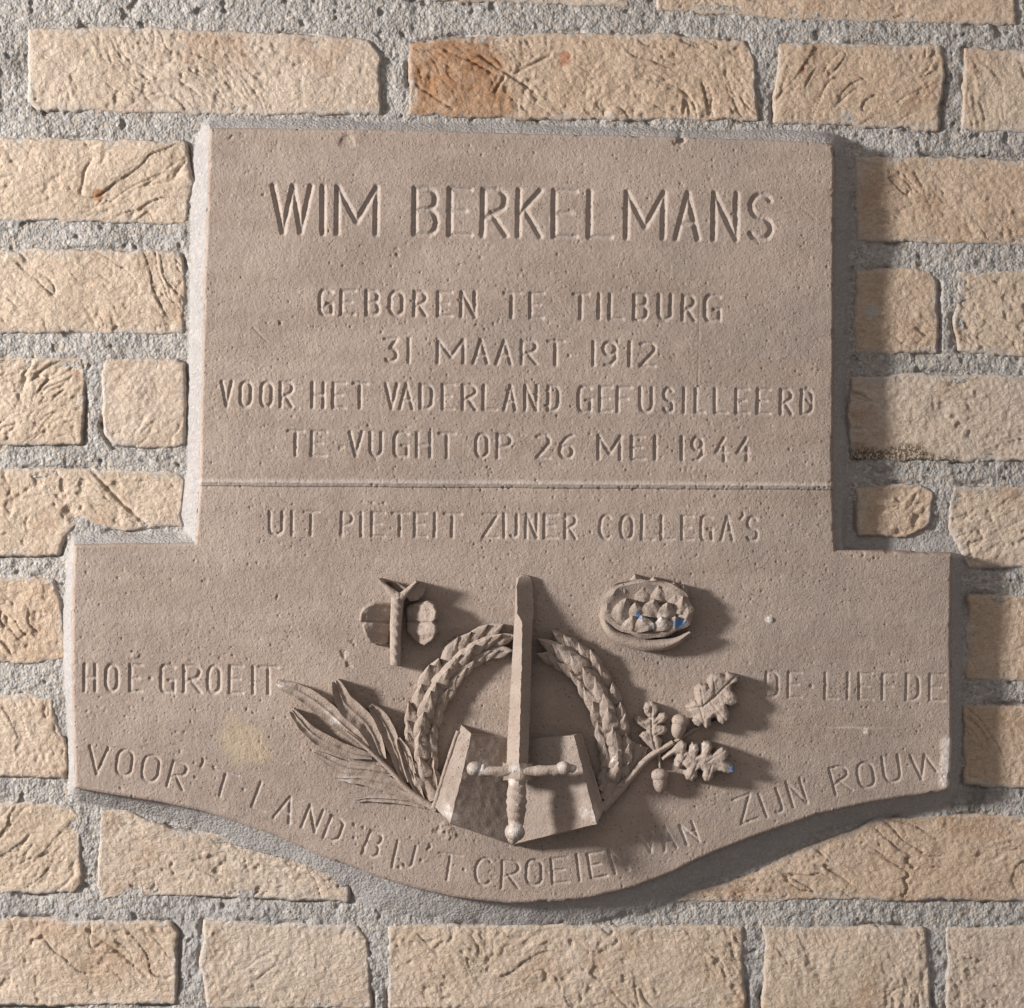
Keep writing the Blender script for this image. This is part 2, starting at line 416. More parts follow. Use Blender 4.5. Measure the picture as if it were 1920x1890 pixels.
lr = sst(.1, .6, fbm(X, Y, 200, 2, 77)) * sst(1400, 1600, Y) * .8     # smoother pointing low on the wall
wear[..., 0] = np.maximum(wear[..., 0], lr)
wear[..., 2] = .9 * spot(X, Y, 1830, 1490, 40, .9) + .7 * spot(X, Y, 35, 120, 45, .9) * (X < 52)
mo = grid_part('mortar', X, Y, H, mc, MORTAR, wall, np.clip(wear, 0, 1))

# ------------------------------------------------------------------ the lettering
def arc(cx, cy, rx, ry, a0, a1, n=8):
    return [(cx + rx * math.cos(math.radians(a0 + (a1 - a0) * i / n)), cy + ry * math.sin(math.radians(a0 + (a1 - a0) * i / n))) for i in range(n + 1)]
FONT = {
 'A': [[(0, 1), (.5, 0), (1, 1)], [(.22, .66), (.78, .66)]],
 'B': [[(0, 0), (0, 1)], [(0, 0), (.6, 0)] + arc(.6, .23, .33, .23, -90, 90, 6) + [(0, .46)], [(.5, .46), (.62, .46)] + arc(.62, .73, .38, .27, -90, 90, 6) + [(0, 1)]],
 'C': [arc(.52, .5, .52, .5, -50, -180, 6) + arc(.52, .5, .52, .5, -180, -310, 6)],
 'D': [[(0, 0), (0, 1)], [(0, 0), (.4, 0)] + arc(.4, .3, .6, .3, -90, 0, 5) + arc(.4, .7, .6, .3, 0, 90, 5) + [(0, 1)]],
 'd': [[(0, 0), (0, 1)], [(0, 0), (.4, 0)] + arc(.4, .3, .6, .3, -90, 0, 5) + arc(.4, .7, .6, .3, 0, 90, 5) + [(0, 1)], [(.45, .42), (.8, .50)]],
 'E': [[(0, 0), (0, 1)], [(0, 0), (1, 0)], [(0, .48), (.75, .48)], [(0, 1), (1, 1)]],
 'F': [[(0, 0), (0, 1)], [(0, 0), (1, 0)], [(0, .48), (.75, .48)]],
 'G': [[(1, .06), (.7, 0), (.3, 0)] + arc(.3, .25, .3, .25, -90, -180, 4) + arc(.3, .75, .3, .25, 180, 90, 4) + [(1, 1), (1, .55), (.6, .55)]],
 'H': [[(0, 0), (0, 1)], [(1, 0), (1, 1)], [(0, .5), (1, .5)]],
 'I': [[(.5, 0), (.5, 1)]],
 'J': [[(1, 0), (1, .78)] + arc(.5, .78, .5, .22, 0, 140, 5)],
 'K': [[(0, 0), (0, 1)], [(1, 0), (.05, .52)], [(.28, .42), (1, 1)]],
 'L': [[(0, 0), (0, 1)], [(0, 1), (1, 1)]],
 'M': [[(0, 1), (0, 0)], [(0, 0), (.5, .75), (1, 0)], [(1, 0), (1, 1)]],
 'N': [[(0, 1), (0, 0)], [(0, 0), (1, 1)], [(1, 1), (1, 0)]],
 'O': [arc(.5, .3, .5, .3, -180, 0, 8) + arc(.5, .7, .5, .3, 0, 180, 8) + [(0, .3)]],
 'P': [[(0, 0), (0, 1)], [(0, 0), (.55, 0)] + arc(.55, .26, .45, .26, -90, 90, 6) + [(0, .56)]],
 'R': [[(0, 0), (0, 1)], [(0, 0), (.55, 0)] + arc(.55, .24, .4, .24, -90, 60, 6) + [(.05, .62)], [(.35, .52), (1, 1)]],
 'S': [arc(.52, .25, .46, .25, -30, -270, 10) + arc(.5, .75, .5, .25, -90, 150, 10)],
 'T': [[(.5, 0), (.5, 1)], [(0, 0), (1, 0)]],
 'U': [[(0, 0), (0, .72)] + arc(.5, .72, .5, .28, 180, 0, 8) + [(1, 0)]],
 'V': [[(0, 0), (.5, 1), (1, 0)]],
 'W': [[(0, 0), (.27, 1), (.52, 0), (.75, 1), (1, 0)]],
 'w': [[(0, 0), (.3, 1), (.6, .05), (.95, .8)]],
 'Z': [[(0, 0), (1, 0), (0, 1), (1, 1)]],
 '1': [[(.5, 0), (.5, 1)]],
 '2': [[(0, .08), (.35, 0)] + arc(.5, .26, .48, .26, -60, 50, 6) + [(0, 1), (1, 1)]],
 '3': [[(0, 0), (.95, 0), (.45, .4)] + arc(.45, .7, .5, .3, -80, 130, 8)],
 '4': [[(.75, 0), (0, .66), (1, .66)], [(.78, .42), (.78, 1)]],
 '6': [[(.95, 0), (.5, .1), (.1, .42)] + arc(.5, .72, .48, .28, 180, -180, 12)],
 '9': [arc(.45, .28, .45, .28, 0, 360, 12) + [(.95, .28), (.92, .75), (.55, 1), (.15, 1)]],
}
glyphs = []     # (kind, [polylines in drawing coords], half width, depth)
def put_letter(ch, cx, cy, w, h, ang=0, hw=4.5, dep=5.0):
    ca, sa = math.cos(math.radians(ang)), math.sin(math.radians(ang))
    rs = np.random.RandomState(int(cx * 7 + cy) % 9999)
    out = []
    for line in FONT[ch]:
        pts = []
        for u, v in line:
            dx, dy = (u - .5) * w, (v - .5) * h
            pts.append(q(cx + dx * ca - dy * sa + rs.uniform(-.5, .5), cy + dx * sa + dy * ca + rs.uniform(-.5, .5)))
        out.append(pts)
    glyphs.append(('numeral' if ch.isdigit() else 'letter', out, hw, dep))
def put_dot(x, y, r=4.5, dep=4.5, kind='dot'):
    glyphs.append((kind, [[q(x, y), q(x + .5, y + .5)]], r, dep))
def put_comma(x, y, L=14):
    glyphs.append(('apostrophe', [[q(x, y), q(x + 1, y + 4), q(x - 4, y + L)]], 4.2, 4.5))
def row(text, xs, yl, yr, xl, xr, hw, dep):
    """text letters with their (x0, x1); yl / yr = (top, bottom) at xl / xr"""
    for ch, (a, b) in zip(text, xs):
        t = ((a + b) / 2 - xl) / (xr - xl)
        top = yl[0] + (yr[0] - yl[0]) * t; bot = yl[1] + (yr[1] - yl[1]) * t
        ins = hw * .75
        put_letter(ch, (a + b) / 2, (top + bot) / 2, max(b - a - 2 * ins, 1), bot - top - 2 * ins, .8, hw, dep)
def I_(x): return (x - 5, x + 5)
row('WIMBERKELMANS', [(507, 588), I_(606), (628, 711), (773, 825), (838, 888), (901, 955), (967, 1019), (1034, 1086), (1100, 1152), (1170, 1250), (1263, 1315), (1334, 1386), (1400, 1452)],
    (344, 441), (360, 455), 550, 1430, 7.2, 8.0)
row('GEBORENTETILBURG', [(597, 626), (637, 669), (684, 714), (728, 759), (774, 803), (818, 850), (862, 895), (942, 978), (991, 1022), (1071, 1107), I_(1124), (1140, 1171), (1186, 1217), (1232, 1262), (1277, 1306), (1319, 1353)],
    (541, 593), (551, 605), 610, 1330, 5.2, 5.8)
row('31MAART1912', [(718, 749), I_(767), (818, 873), (885, 918), (928, 962), (975, 1010), (1024, 1060), I_(1113), (1128, 1160), I_(1181), (1198, 1232)],
    (632, 682), (639, 690), 735, 1215, 5.0, 5.6)
put_dot(1067, 667); put_dot(795, 660, 3, 1.5)
row('VOORHETVADERLANDGEFUSILLEERd', [(413, 439), (448, 475), (487, 514), (523, 553), (583, 611), (622, 651), (659, 692), (720, 749), (747, 777), (786, 814), (827, 854), (865, 896), (904, 934), (943, 971), (982, 1010), (1025, 1051),
    (1082, 1111), (1122, 1150), (1155, 1186), (1197, 1226), (1241, 1265), I_(1283), (1301, 1324), (1337, 1366), (1377, 1406), (1418, 1446), (1461, 1488), (1500, 1526)],
    (712, 765), (728, 780), 426, 1510, 4.8, 5.4)
row('TEVUGHTOP26MEI1944', [(537, 573), (582, 615), (653, 683), (692, 719), (737, 767), (779, 811), (820, 856), (890, 918), (930, 961), (1004, 1034), (1046, 1078), (1119, 1167), (1182, 1212), I_(1229), I_(1279), (1295, 1322), (1339, 1366), (1379, 1409)],
    (805, 857), (818, 867), 555, 1395, 4.8, 5.2)
row('UITPIETEITZIJNERCOLLEGAS', [(503, 533), I_(548), (567, 601), (638, 664), I_(678), (695, 724), (733, 768), (775, 803), I_(816), (830, 868), (903, 937), I_(946), (954, 973), (984, 1010), (1018, 1048), (1057, 1083),
    (1122, 1150), (1162, 1189), (1201, 1229), (1238, 1266), (1276, 1302), (1312, 1338), (1350, 1377), (1398, 1424)],
    (956, 1006), (966, 1017), 515, 1410, 4.5, 4.6)
put_dot(615, 975, 3.5, 2.5); put_dot(698, 943, 4.5, 4, 'diaeresis_dot'); put_dot(720, 943, 4.2, 3.5, 'diaeresis_dot'); put_comma(1393, 962, 11)
row('HOEGROEIT', [(155, 183), (196, 224), (241, 269), (299, 330), (342, 380), (387, 416), (428, 458), I_(475), (483, 524)],
    (1242, 1299), (1247, 1304), 165, 505, 4.8, 5.0)
put_dot(282, 1272, 5, 5)
row('DELIEFDE', [(1434, 1462), (1476, 1505), (1545, 1574), I_(1590), (1609, 1638), (1652, 1681), (1697, 1726), (1741, 1773)],
    (1257, 1310), (1262, 1317), 1445, 1755, 4.2, 4.0)
put_dot(1521, 1286, 5, 5)
for ch, cx, cy, w, h, a, d in [('V', 184, 1426, 34, 50, 5, 5), ('O', 234, 1430, 29, 48, 8, 5), ('O', 283, 1441, 30, 49, 10, 5), ('R', 334, 1454, 30, 48, 15, 5),
    ('T', 418, 1470, 46, 46, 16, 4.8), ('L', 492, 1494, 24, 50, 20, 4.6), ('A', 536, 1516, 31, 48, 20, 4.6), ('N', 586, 1535, 27, 44, 22, 4.8), ('D', 627, 1555, 27, 45, 21, 5),
    ('B', 700, 1584, 27, 46, 21, 4.6), ('I', 741, 1601, 6, 50, 13, 4.2), ('J', 768, 1606, 16, 42, 14, 4.4), ('T', 842, 1626, 42, 48, 9, 3.8), ('C', 908, 1634, 32, 50, 4, 4.8),
    ('R', 958, 1640, 32, 50, 3, 4.4), ('O', 1002, 1636, 28, 48, 0, 4.6), ('E', 1050, 1632, 29, 46, -5, 4.4), ('I', 1085, 1627, 6, 50, -7, 4.2), ('E', 1120, 1622, 29, 46, -10, 5),
    ('N', 1160, 1612, 26, 46, -17, 6.5), ('V', 1216, 1579, 24, 38, -14, 6), ('A', 1252, 1572, 24, 42, -15, 6), ('N', 1293, 1562, 24, 38, -20, 5),
    ('Z', 1398, 1517, 34, 48, -21, 4.2), ('I', 1431, 1511, 6, 45, -20, 4), ('J', 1455, 1503, 17, 44, -18, 4.2), ('N', 1494, 1487, 26, 48, -17, 4.4),
    ('R', 1577, 1462, 32, 50, -15, 4.4), ('O', 1624, 1453, 29, 48, -10, 4.4), ('U', 1672, 1442, 29, 49, -8, 4.4), ('w', 1733, 1436, 46, 46, -10, 4.2)]:
    put_letter(ch, cx, cy, w, h, a, 4.0, d)
put_comma(381, 1424, 14)
for x, y in ((366, 1457), (401, 1438), (457, 1480), (664, 1546), (681, 1552), (664, 1571), (748, 1626), (790, 1613), (870, 1630)): put_dot(x, y, 4.4, 4.6)
put_comma(806, 1584, 9); put_dot(1194, 1603, 3.2, 2); put_dot(1537, 1470, 3.2, 2)

# ------------------------------------------------------------------ the plaque
plaque = empty('memorial_plaque', (0, -SLAB * S * .5, (CY - 1694) * S))
plaque['label'] = 'carved grey-brown stone memorial plaque with lettering, sword, book and wreath set in the brick wall'
plaque['category'] = 'plaque'

G = 1.55
xs = np.arange(126, 1795, G); ys = np.arange(236, 1702, G)
X, Y = np.meshgrid(xs, ys)
sd = poly_sd(X, Y, SLAB_POLY)
chipn = sst(.55, .95, fbm(X, Y, 26, 2, 41))
sde = sd + fbm(X, Y, 60, 2, 40) * .8 - 1.3 * chipn * (sd < 10)
H = SLAB + fbm(X, Y, 260, 2, 30) * 1.3 + fbm(X, Y, 55, 2, 31) * .55 + fbm(X, Y, 14, 2, 32) * .22 + fbm(X, Y, 4.5, 2, 33) * .22
# the two stones meet in a fine joint, the upper one standing a hair prouder
jy = q(0, 911)[1] + (X - 375) * .006
up = Y < jy
H = H + np.where(up, 3.4, 0)
dj = np.abs(Y - jy - 1)
H = H - 2.0 * np.clip(1 - dj / 2.6, 0, 1)
H = H - np.where(up, 1.8 * np.clip(1 - (jy - Y) / 7, 0, 1), 0)
# long worn tool marks, scratches
for (a, b, w, d) in (((475, 615), (500, 640), 2.5, 1.8), ((1490, 380), (1530, 412), 3, .9), ((1312, 560), (1308, 740), 2.2, .9), ((1130, 295), (1370, 299), 3, .35), ((560, 400), (520, 360), 2, .0)):
    H = H - d * np.clip(1 - seg_d(X, Y, q(*a), q(*b)) / w, 0, 1)
# pits
rs = np.random.RandomState(8)
def dent(x, y, r, d):
    c0, c1 = np.searchsorted(xs, [x - 2 * r, x + 2 * r]); r0, r1 = np.searchsorted(ys, [y - 2 * r, y + 2 * r])
    if c1 > c0 and r1 > r0:
        e = np.sqrt((X[r0:r1, c0:c1] - x) ** 2 + ((Y[r0:r1, c0:c1] - y) * rs.uniform(.7, 1.3)) ** 2) / r
        if r > 3.5: e = e + fbm(X[r0:r1, c0:c1], Y[r0:r1, c0:c1], r * 1.1, 2, 12) * .8
        H[r0:r1, c0:c1] -= d * np.clip(1.2 - e, 0, 1)
dens = fbm(np.linspace(0, 3000, 3000), np.zeros(3000), 50, 2, 3)
for i in range(9500):
    x = rs.uniform(130, 1790); y = rs.uniform(240, 1695)
    if vnoise(np.array([x / 90]), np.array([y / 60]), 7)[0] < rs.uniform(.15, .9): continue
    dent(x, y, rs.uniform(1.4, 3.0), rs.uniform(.8, 2.4) * rs.choice([1, 1, 1, -.7]))
for x, y, r, d in ((432, 258, 5, 3), (652, 262, 10, 3), (668, 256, 14, -1.2), (1274, 262, 10, 9), (560, 245, 6, 3), (494, 365, 4, 3), (690, 800, 5, 3), (745, 475, 6, 3), (526, 608, 4, 4),
        (1160, 640, 4, 2), (893, 608, 4, 4), (645, 1226, 7, 4), (655, 1245, 6, 3), (662, 1205, 6, 3), (776, 1285, 5, 3), (385, 1090, 6, 2), (833, 1553, 8, -4), (845, 1562, 7, -3), (820, 1555, 6, 3),
        (1443, 1160, 8, -2.5), (252, 1228, 7, -2.5), (248, 1222, 3, 4), (1622, 1372, 7, -1.2), (640, 840, 5, 1.5)):
    dent(*q(x, y), r, d)
for i in range(60):
    dent(rs.uniform(820, 1560), q(0, 914)[1] + rs.uniform(-2, 5), rs.uniform(1.5, 3.2), rs.uniform(1, 3))
H = H + np.where(up, 2.6 * np.exp(-((jy - 8 - Y) / 3.6) ** 2), 0)
# plaster dab over the end of the last word
dab = np.clip(1 - seg_d(X, Y, q(1776, 1392), q(1772, 1468)) / 15, 0, 1)
H = H + 2.5 * sst(0, .6, dab + fbm(X, Y, 10, 2, 50) * .12) * (sd > 3)
# cut the letters
label = np.full(X.shape, -1, int); best = np.full(X.shape, 1e9)
cut = np.zeros(X.shape)
for gi, (kind, lines, hw, dep) in enumerate(glyphs):
    pts = np.array([p for l in lines for p in l])
    m = hw + 5
    c0, c1 = np.searchsorted(xs, [pts[:, 0].min() - m, pts[:, 0].max() + m]); r0, r1 = np.searchsorted(ys, [pts[:, 1].min() - m, pts[:, 1].max() + m])
    if c1 <= c0 or r1 <= r0: continue
    x = X[r0:r1, c0:c1]; y = Y[r0:r1, c0:c1]
    jit = fbm(x, y, 7, 2, 90 + gi) * .7
    dd = np.full(x.shape, 1e9); cc = np.zeros(x.shape)
    for l in lines:
        for a, b in zip(l[:-1], l[1:]):
            d = seg_d(x, y, a, b)
            L = math.hypot(b[0] - a[0], b[1] - a[1]); horiz = abs(b[0] - a[0]) / (L + 1e-6) if L > 6 else 0
            k = 1 - .12 * (horiz > .93)
            wv = hw * (1 - .10 * (horiz > .93))
            prof = np.clip(1 - (d + jit * .6) / wv, 0, 1)
            cc = np.maximum(cc, .68 * dep * k * np.minimum(prof * 1.15, 1))
            dd = np.minimum(dd, d)
    cut[r0:r1, c0:c1] = np.maximum(cut[r0:r1, c0:c1], cc)
    sel = (dd < hw + 1.2) & (dd < best[r0:r1, c0:c1])
    label[r0:r1, c0:c1][sel] = gi
    best[r0:r1, c0:c1] = np.minimum(best[r0:r1, c0:c1], dd)
H = H - cut * (1 - .8 * sst(.2, .8, dab))
# arris and sides
bev = np.clip(1 - sde / 5.5, 0, 1)
H = H - (4.2 + 2.5 * chipn) * bev ** 1.3
H = np.where(sde < 0, H + sde * 14, H)
wear = np.zeros(X.shape + (4,)); wear[..., 3] = 1
wear[..., 0] = np.maximum(sst(.1, .7, dab) * .9, (.20 + .35 * spot(X, Y, 1215, 1585, 120)) * sst(.3, 1.5, cut))  # plaster dab; painted highlight in letter cuts, stronger in the book's shadow
wear[..., 0] = np.maximum(wear[..., 0], spot(X, Y, *q(1443, 1160), 9))
wear[..., 0] = np.maximum(wear[..., 0], spot(X, Y, *q(1621, 1372), 6))
wear[..., 0] = np.maximum(wear[..., 0], .45 * np.clip(1 - np.abs(jy - 7 - Y) / 9, 0, 1) * up)  # lit lip above the joint, its brightness painted as a pale band
wear[..., 0] = np.maximum(wear[..., 0], .5 * (1 - sst(0, 9, np.abs(X - 1600) / 12 + np.abs(Y - q(0, 1366)[1] - fbm(X, Y, 60, 2, 3) * 5) * 2)))
wear[..., 2] = np.maximum(spot(X, Y, *q(445, 1388), 52, .6) * .75, spot(X, Y, *q(478, 1402), 40, .6) * .7)
wear[..., 2] = np.maximum(wear[..., 2], .7 * spot(X, Y, *q(641, 842), 7))
cells = (sde[:-1, :-1] > -4.4)
lab_c = label[:-1, :-1]
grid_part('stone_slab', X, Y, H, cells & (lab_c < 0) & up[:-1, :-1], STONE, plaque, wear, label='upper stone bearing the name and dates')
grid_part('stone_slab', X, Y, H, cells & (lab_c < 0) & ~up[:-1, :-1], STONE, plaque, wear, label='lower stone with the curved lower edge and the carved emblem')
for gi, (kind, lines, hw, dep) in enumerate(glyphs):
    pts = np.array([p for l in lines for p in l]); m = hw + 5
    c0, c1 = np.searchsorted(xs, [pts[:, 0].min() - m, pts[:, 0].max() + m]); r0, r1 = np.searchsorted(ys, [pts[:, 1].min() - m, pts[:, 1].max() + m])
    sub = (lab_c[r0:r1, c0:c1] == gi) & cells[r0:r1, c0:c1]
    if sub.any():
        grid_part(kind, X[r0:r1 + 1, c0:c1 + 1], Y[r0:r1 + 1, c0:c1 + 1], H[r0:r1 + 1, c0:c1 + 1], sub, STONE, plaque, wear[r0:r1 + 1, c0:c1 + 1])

# ------------------------------------------------------------------ the carved relief
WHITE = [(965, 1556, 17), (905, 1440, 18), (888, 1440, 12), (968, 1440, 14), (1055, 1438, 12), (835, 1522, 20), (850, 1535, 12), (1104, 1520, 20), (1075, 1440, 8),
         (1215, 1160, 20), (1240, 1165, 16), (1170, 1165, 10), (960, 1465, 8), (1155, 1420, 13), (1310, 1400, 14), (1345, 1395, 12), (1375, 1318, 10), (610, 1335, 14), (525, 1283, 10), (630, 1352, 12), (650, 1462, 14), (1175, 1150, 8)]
BLUE = [(1197, 1154, 5.5), (1272, 1164, 7.5), (1374, 1441, 6)]
def relief(name, pts, F, parent, hmean=20, sharp=38, label=None, blue=True, amp=.8):
    P = np.asarray(pts, float)
    x, y, h = P[:, 0], P[:, 1], P[:, 2]
    w = np.zeros((len(P), 4)); w[:, 3] = 1
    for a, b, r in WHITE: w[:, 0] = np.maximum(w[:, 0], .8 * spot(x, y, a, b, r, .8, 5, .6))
    for a, b, r in BLUE: w[:, 1] = np.maximum(w[:, 1], spot(x, y, a, b, r * 1.25, .4, 9, .9))
    h2 = h + np.where(h > -1, (fbm(x, y, 9, 2, 200) * .9 + fbm(x, y, 30, 2, 201) * .8) * amp, 0)
    x2, y2 = q(x + fbm(x, h * 3 + y, 14, 2, 202) * .7 * amp, y + fbm(x + h * 3, y, 14, 2, 203) * .7 * amp, hmean)
    return build(name, W3(x2, y2, h2 + SLAB), F, STONE, parent, w, sharp=sharp, label=label)
def crom(P, n):
    P = np.array(P, float); m = len(P)
    if m == 2: t = np.linspace(0, 1, n)[:, None]; return P[0] * (1 - t) + P[1] * t
    E = np.vstack([2 * P[0] - P[1], P, 2 * P[-1] - P[-2]]); out = []
    for s in np.linspace(0, m - 1, n):
        i = min(int(s), m - 2); t = s - i
        a, b, c, d = E[i], E[i + 1], E[i + 2], E[i + 3]
        out.append(.5 * (2 * b + (c - a) * t + (2 * a - 5 * b + 4 * c - d) * t * t + (3 * b - a - 3 * c + d) * t ** 3))
    return np.array(out)
def gridF(n, m):
    r, c = np.meshgrid(np.arange(n - 1), np.arange(m - 1), indexing='ij')
    a = (r * m + c).ravel()
    return np.stack([a, a + m, a + m + 1, a + 1], 1)
def strip(path, hw, top, n=26, m=9, base=-4.0, flip=False):
    """path [(x,y)], hw(t), top(t, v) -> height; sides drop to base"""
    C = crom(path, n)
    T = np.gradient(C, axis=0); T /= np.linalg.norm(T, axis=1)[:, None] + 1e-9
    Nn = np.stack([-T[:, 1], T[:, 0]], 1)
    vs = np.linspace(-1, 1, m)
    rows = []
    for i in range(n):
        t = i / (n - 1); w = max(hw(t), .05)
        r = [(*(C[i] - Nn[i] * (w + .6)), base)]
        for v in vs:
            ww = hw(t, v) if False else w
            p = C[i] + Nn[i] * ww * v
            r.append((p[0], p[1], top(t, v)))
        r.append((*(C[i] + Nn[i] * (w + .6)), base))
        rows.append(r)
    first = [(p[0] - T[0][0] * .6, p[1] - T[0][1] * .6, base) for p in rows[0]]
    last = [(p[0] + T[-1][0] * .6, p[1] + T[-1][1] * .6, base) for p in rows[-1]]
    rows = [first] + rows + [last]
    V = np.array(rows).reshape(-1, 3)
    F = gridF(n + 2, m + 2)
    # orientation: make the top face the viewer
    a, b, c = V[F[len(F) // 2][0]], V[F[len(F) // 2][1]], V[F[len(F) // 2][2]]
    mid = (n // 2) * (m + 1) + m // 2
    a, b, c = V[F[mid][0]][:2], V[F[mid][1]][:2], V[F[mid][2]][:2]
    cr = (b[0] - a[0]) * (c[1] - b[1]) - (b[1] - a[1]) * (c[0] - b[0])
    if cr > 0: F = F[:, ::-1]
    return V, F
def merge(parts):
    Vs, Fs, k = [], [], 0
    for V, F in parts: Vs.append(V); Fs.append(F + k); k += len(V)
    return np.vstack(Vs), np.vstack(Fs)
def patch(a, b, c, d, n=16, m=16):
    """a top-left, b top-right, c bottom-right, d bottom-left (x,y,h)"""
    a, b, c, d = map(lambda p: np.array(p, float), (a, b, c, d)); V = []
    for i in range(n):
        t = i / (n - 1)
        for j in range(m):
            s = j / (m - 1); V.append((a * (1 - s) + b * s) * (1 - t) + (d * (1 - s) + c * s) * t)
    return np.array(V), gridF(n, m)
def blob(cx, cy, ch, rx, ry, rh, n=14, m=20, ang=0, prof=None):
    V = []; ca, sa = math.cos(math.radians(ang)), math.sin(math.radians(ang))
    for i in range(n):
        th = math.pi * (i + .02) / (n - .96)
        for j in range(m + 1):
            ph = 2 * math.pi * j / m
            k = prof(i / (n - 1)) if prof else 1
            dx = rx * math.sin(th) * math.cos(ph) * k; dh = rh * math.sin(th) * math.sin(ph) * k; dy = -ry * math.cos(th)
            V.append((cx + dx * ca - dy * sa, cy + dx * sa + dy * ca, ch + dh))
    return np.array(V), gridF(n, m + 1)[:, ::-1]
def leafw(w, p=.9, a=.08):
    return lambda t: w * (math.sin(math.pi * min(1, t * (1 - a) + a * .5)) ** p)
def cup(h0, h1, rim=5, rib=2.5):
    """hollowed leaf blade with raised rims and a midrib; height from h0 at the start to h1 at the end"""
    def f(t, v):
        return h0 + (h1 - h0) * t + rim * (abs(v) ** 2 - .75) + rib * math.exp(-(v / .16) ** 2)
    return f

# --- sword
def blade():
    secs = [(1079, 977, 981, 988, 10, 12), (1084, 969, 972, 996, 11, 21), (1100, 967, 969, 999, 13, 31), (1150, 966, 970, 1001, 23, 48), (1166, 965, 979, 998, 36, 54),
            (1250, 960, 978, 996, 43, 62), (1350, 954, 975, 993, 51, 71), (1450, 949, 972, 990, 60, 82)]
    ysx = np.concatenate([np.linspace(s[0], e[0], max(3, int((e[0] - s[0]) / 5)))[:-1] for s, e in zip(secs[:-1], secs[1:])] + [[1450]])
    A = np.array(secs, float); V = []
    for y in ysx:
        xl, xr_, xr, he, hr = [np.interp(y, A[:, 0], A[:, k]) for k in (1, 2, 3, 4, 5)]
        xr_ += .7 * math.sin(y * .31) * math.sin(y * .083 + 1)
        bb = -4 if y < 1375 else 6
        V += [(xl + 1, y, bb), (xl - .5, y, he), (xl + (xr_ - xl) * .5, y, (he + hr) / 2 + .4), (xr_, y, hr), (xr_ + (xr - xr_) * .5, y, (he + hr) / 2), (xr, y, he), (xr + .5, y, bb)]
    return np.array(V), gridF(len(ysx), 7)
V, F = blade()
sword = relief('sword', V, F, plaque, 45, sharp=30, label='upright sword lying over the open book', amp=.6)
def bar(x0, x1, yc, hc, r0, r1):
    V = []; n = 40; m = 14
    for i in range(n):
        t = i / (n - 1); x = x0 + (x1 - x0) * t
        r = r0 + (r1 - r0) * abs(2 * t - 1) ** 2 + .9 * math.sin(t * 23) * math.sin(t * 7 + 1)
        for j in range(m + 1):
            a = 2 * math.pi * j / m; V.append((x, yc(x) + r * math.cos(a), hc(x) + r * math.sin(a)))
    return np.array(V), gridF(n, m + 1)
gy = lambda x: 1447 - (x - 968) * .012 - 4 * (abs(x - 968) / 100) ** 2
gh = lambda x: 76 + 6 * (abs(x - 968) / 100)
relief('crossguard', *merge([bar(893, 1060, gy, gh, 10.5, 8), blob(889, 1441, 80, 14, 13.5, 12), blob(906, 1444, 79, 8, 12, 10), blob(1057, 1440, 82, 15, 12.5, 12), blob(1072, 1441, 80, 8, 8, 8),
       patch((944, 1431, 82), (974, 1431, 90), (974, 1463, 92), (944, 1463, 82), 8, 8), patch((974, 1431, 90), (998, 1431, 78), (998, 1463, 78), (974, 1463, 92), 8, 8),
       patch((944, 1463, 82), (998, 1463, 78), (998, 1464, 40), (944, 1464, 40), 4, 8), patch((943, 1431, 40), (944, 1431, 82), (944, 1463, 82), (943, 1463, 40), 6, 4), patch((998, 1431, 78), (999, 1431, 40), (999, 1463, 40), (998, 1463, 78), 6, 4)]), sword, 78, amp=1.7)
def grip():
    V = []; n = 40; m = 14
    for i in range(n):
        t = i / (n - 1); y = 1460 + 90 * t; r = 15 + 4.5 * math.sin(math.pi * t) - 2 * t; r += .5 * math.sin(t * 42)
        for j in range(m + 1):
            a = 2 * math.pi * j / m; rr = r + .8 * math.sin(a * 4 + t * 30)
            V.append((969 - 1 * t + rr * math.cos(a), y, 84 + 8 * t + rr * .9 * math.sin(a)))
    return np.array(V), gridF(n, m + 1)[:, ::-1]
relief('grip', *grip(), sword, 88, amp=1.3)
relief('pommel', *merge([blob(965, 1560, 92, 19, 18, 17), blob(962, 1571, 90, 11, 13, 12)]), sword, 92, amp=1.6)

# --- open book
TL, TM, TR = (884, 1377, 44), (968, 1389, 5), (1076, 1379, 42)
BL, BM, BRt = (845, 1541, 70), (964, 1584, 26), (1118, 1543, 68)
OL_T, OL_B = (866, 1361, 30), (815, 1512, 52)
OR_T, OR_B = (1089, 1376, 10), (1134, 1520, 22)
low = lambda p, dx=0, dy=0, h=-4: (p[0] + dx, p[1] + dy, h)
V, F = merge([patch(OL_T, TL, BL, OL_B, 24, 8),
              patch(low(OL_T, -1), OL_T, OL_B, low(OL_B, -1), 20, 4),
              patch(TR, OR_T, OR_B, BRt, 20, 8), patch(OR_T, low(OR_T, 1), low(OR_B, 1), OR_B, 20, 3),
              patch(BL, BM, low(BM, 0, 7), low(BL, 4, 9), 8, 20), patch(BM, BRt, low(BRt, -2, 7), low(BM, 0, 7), 8, 20),
              patch(OL_B, BL, low(BL, 4, 9), low(OL_B, 0, 4), 6, 6), patch(BRt, OR_B, low(OR_B), low(BRt, -2, 7), 6, 6),
              patch(low(OL_T, 0, -1), low(TL, 0, -1), TL, OL_T, 4, 6), patch(low(TL, 0, -1), low(TM, 0, -1), TM, TL, 6, 12), patch(low(TM, 0, -1), low(TR, 0, -1), TR, TM, 6, 12), patch(low(TR, 0, -1), low(OR_T, 0, -1), OR_T, TR, 4, 6)])
book = relief('open_book', V, F, plaque, 45, sharp=30, amp=1.5, label='thick open book carved under the sword')
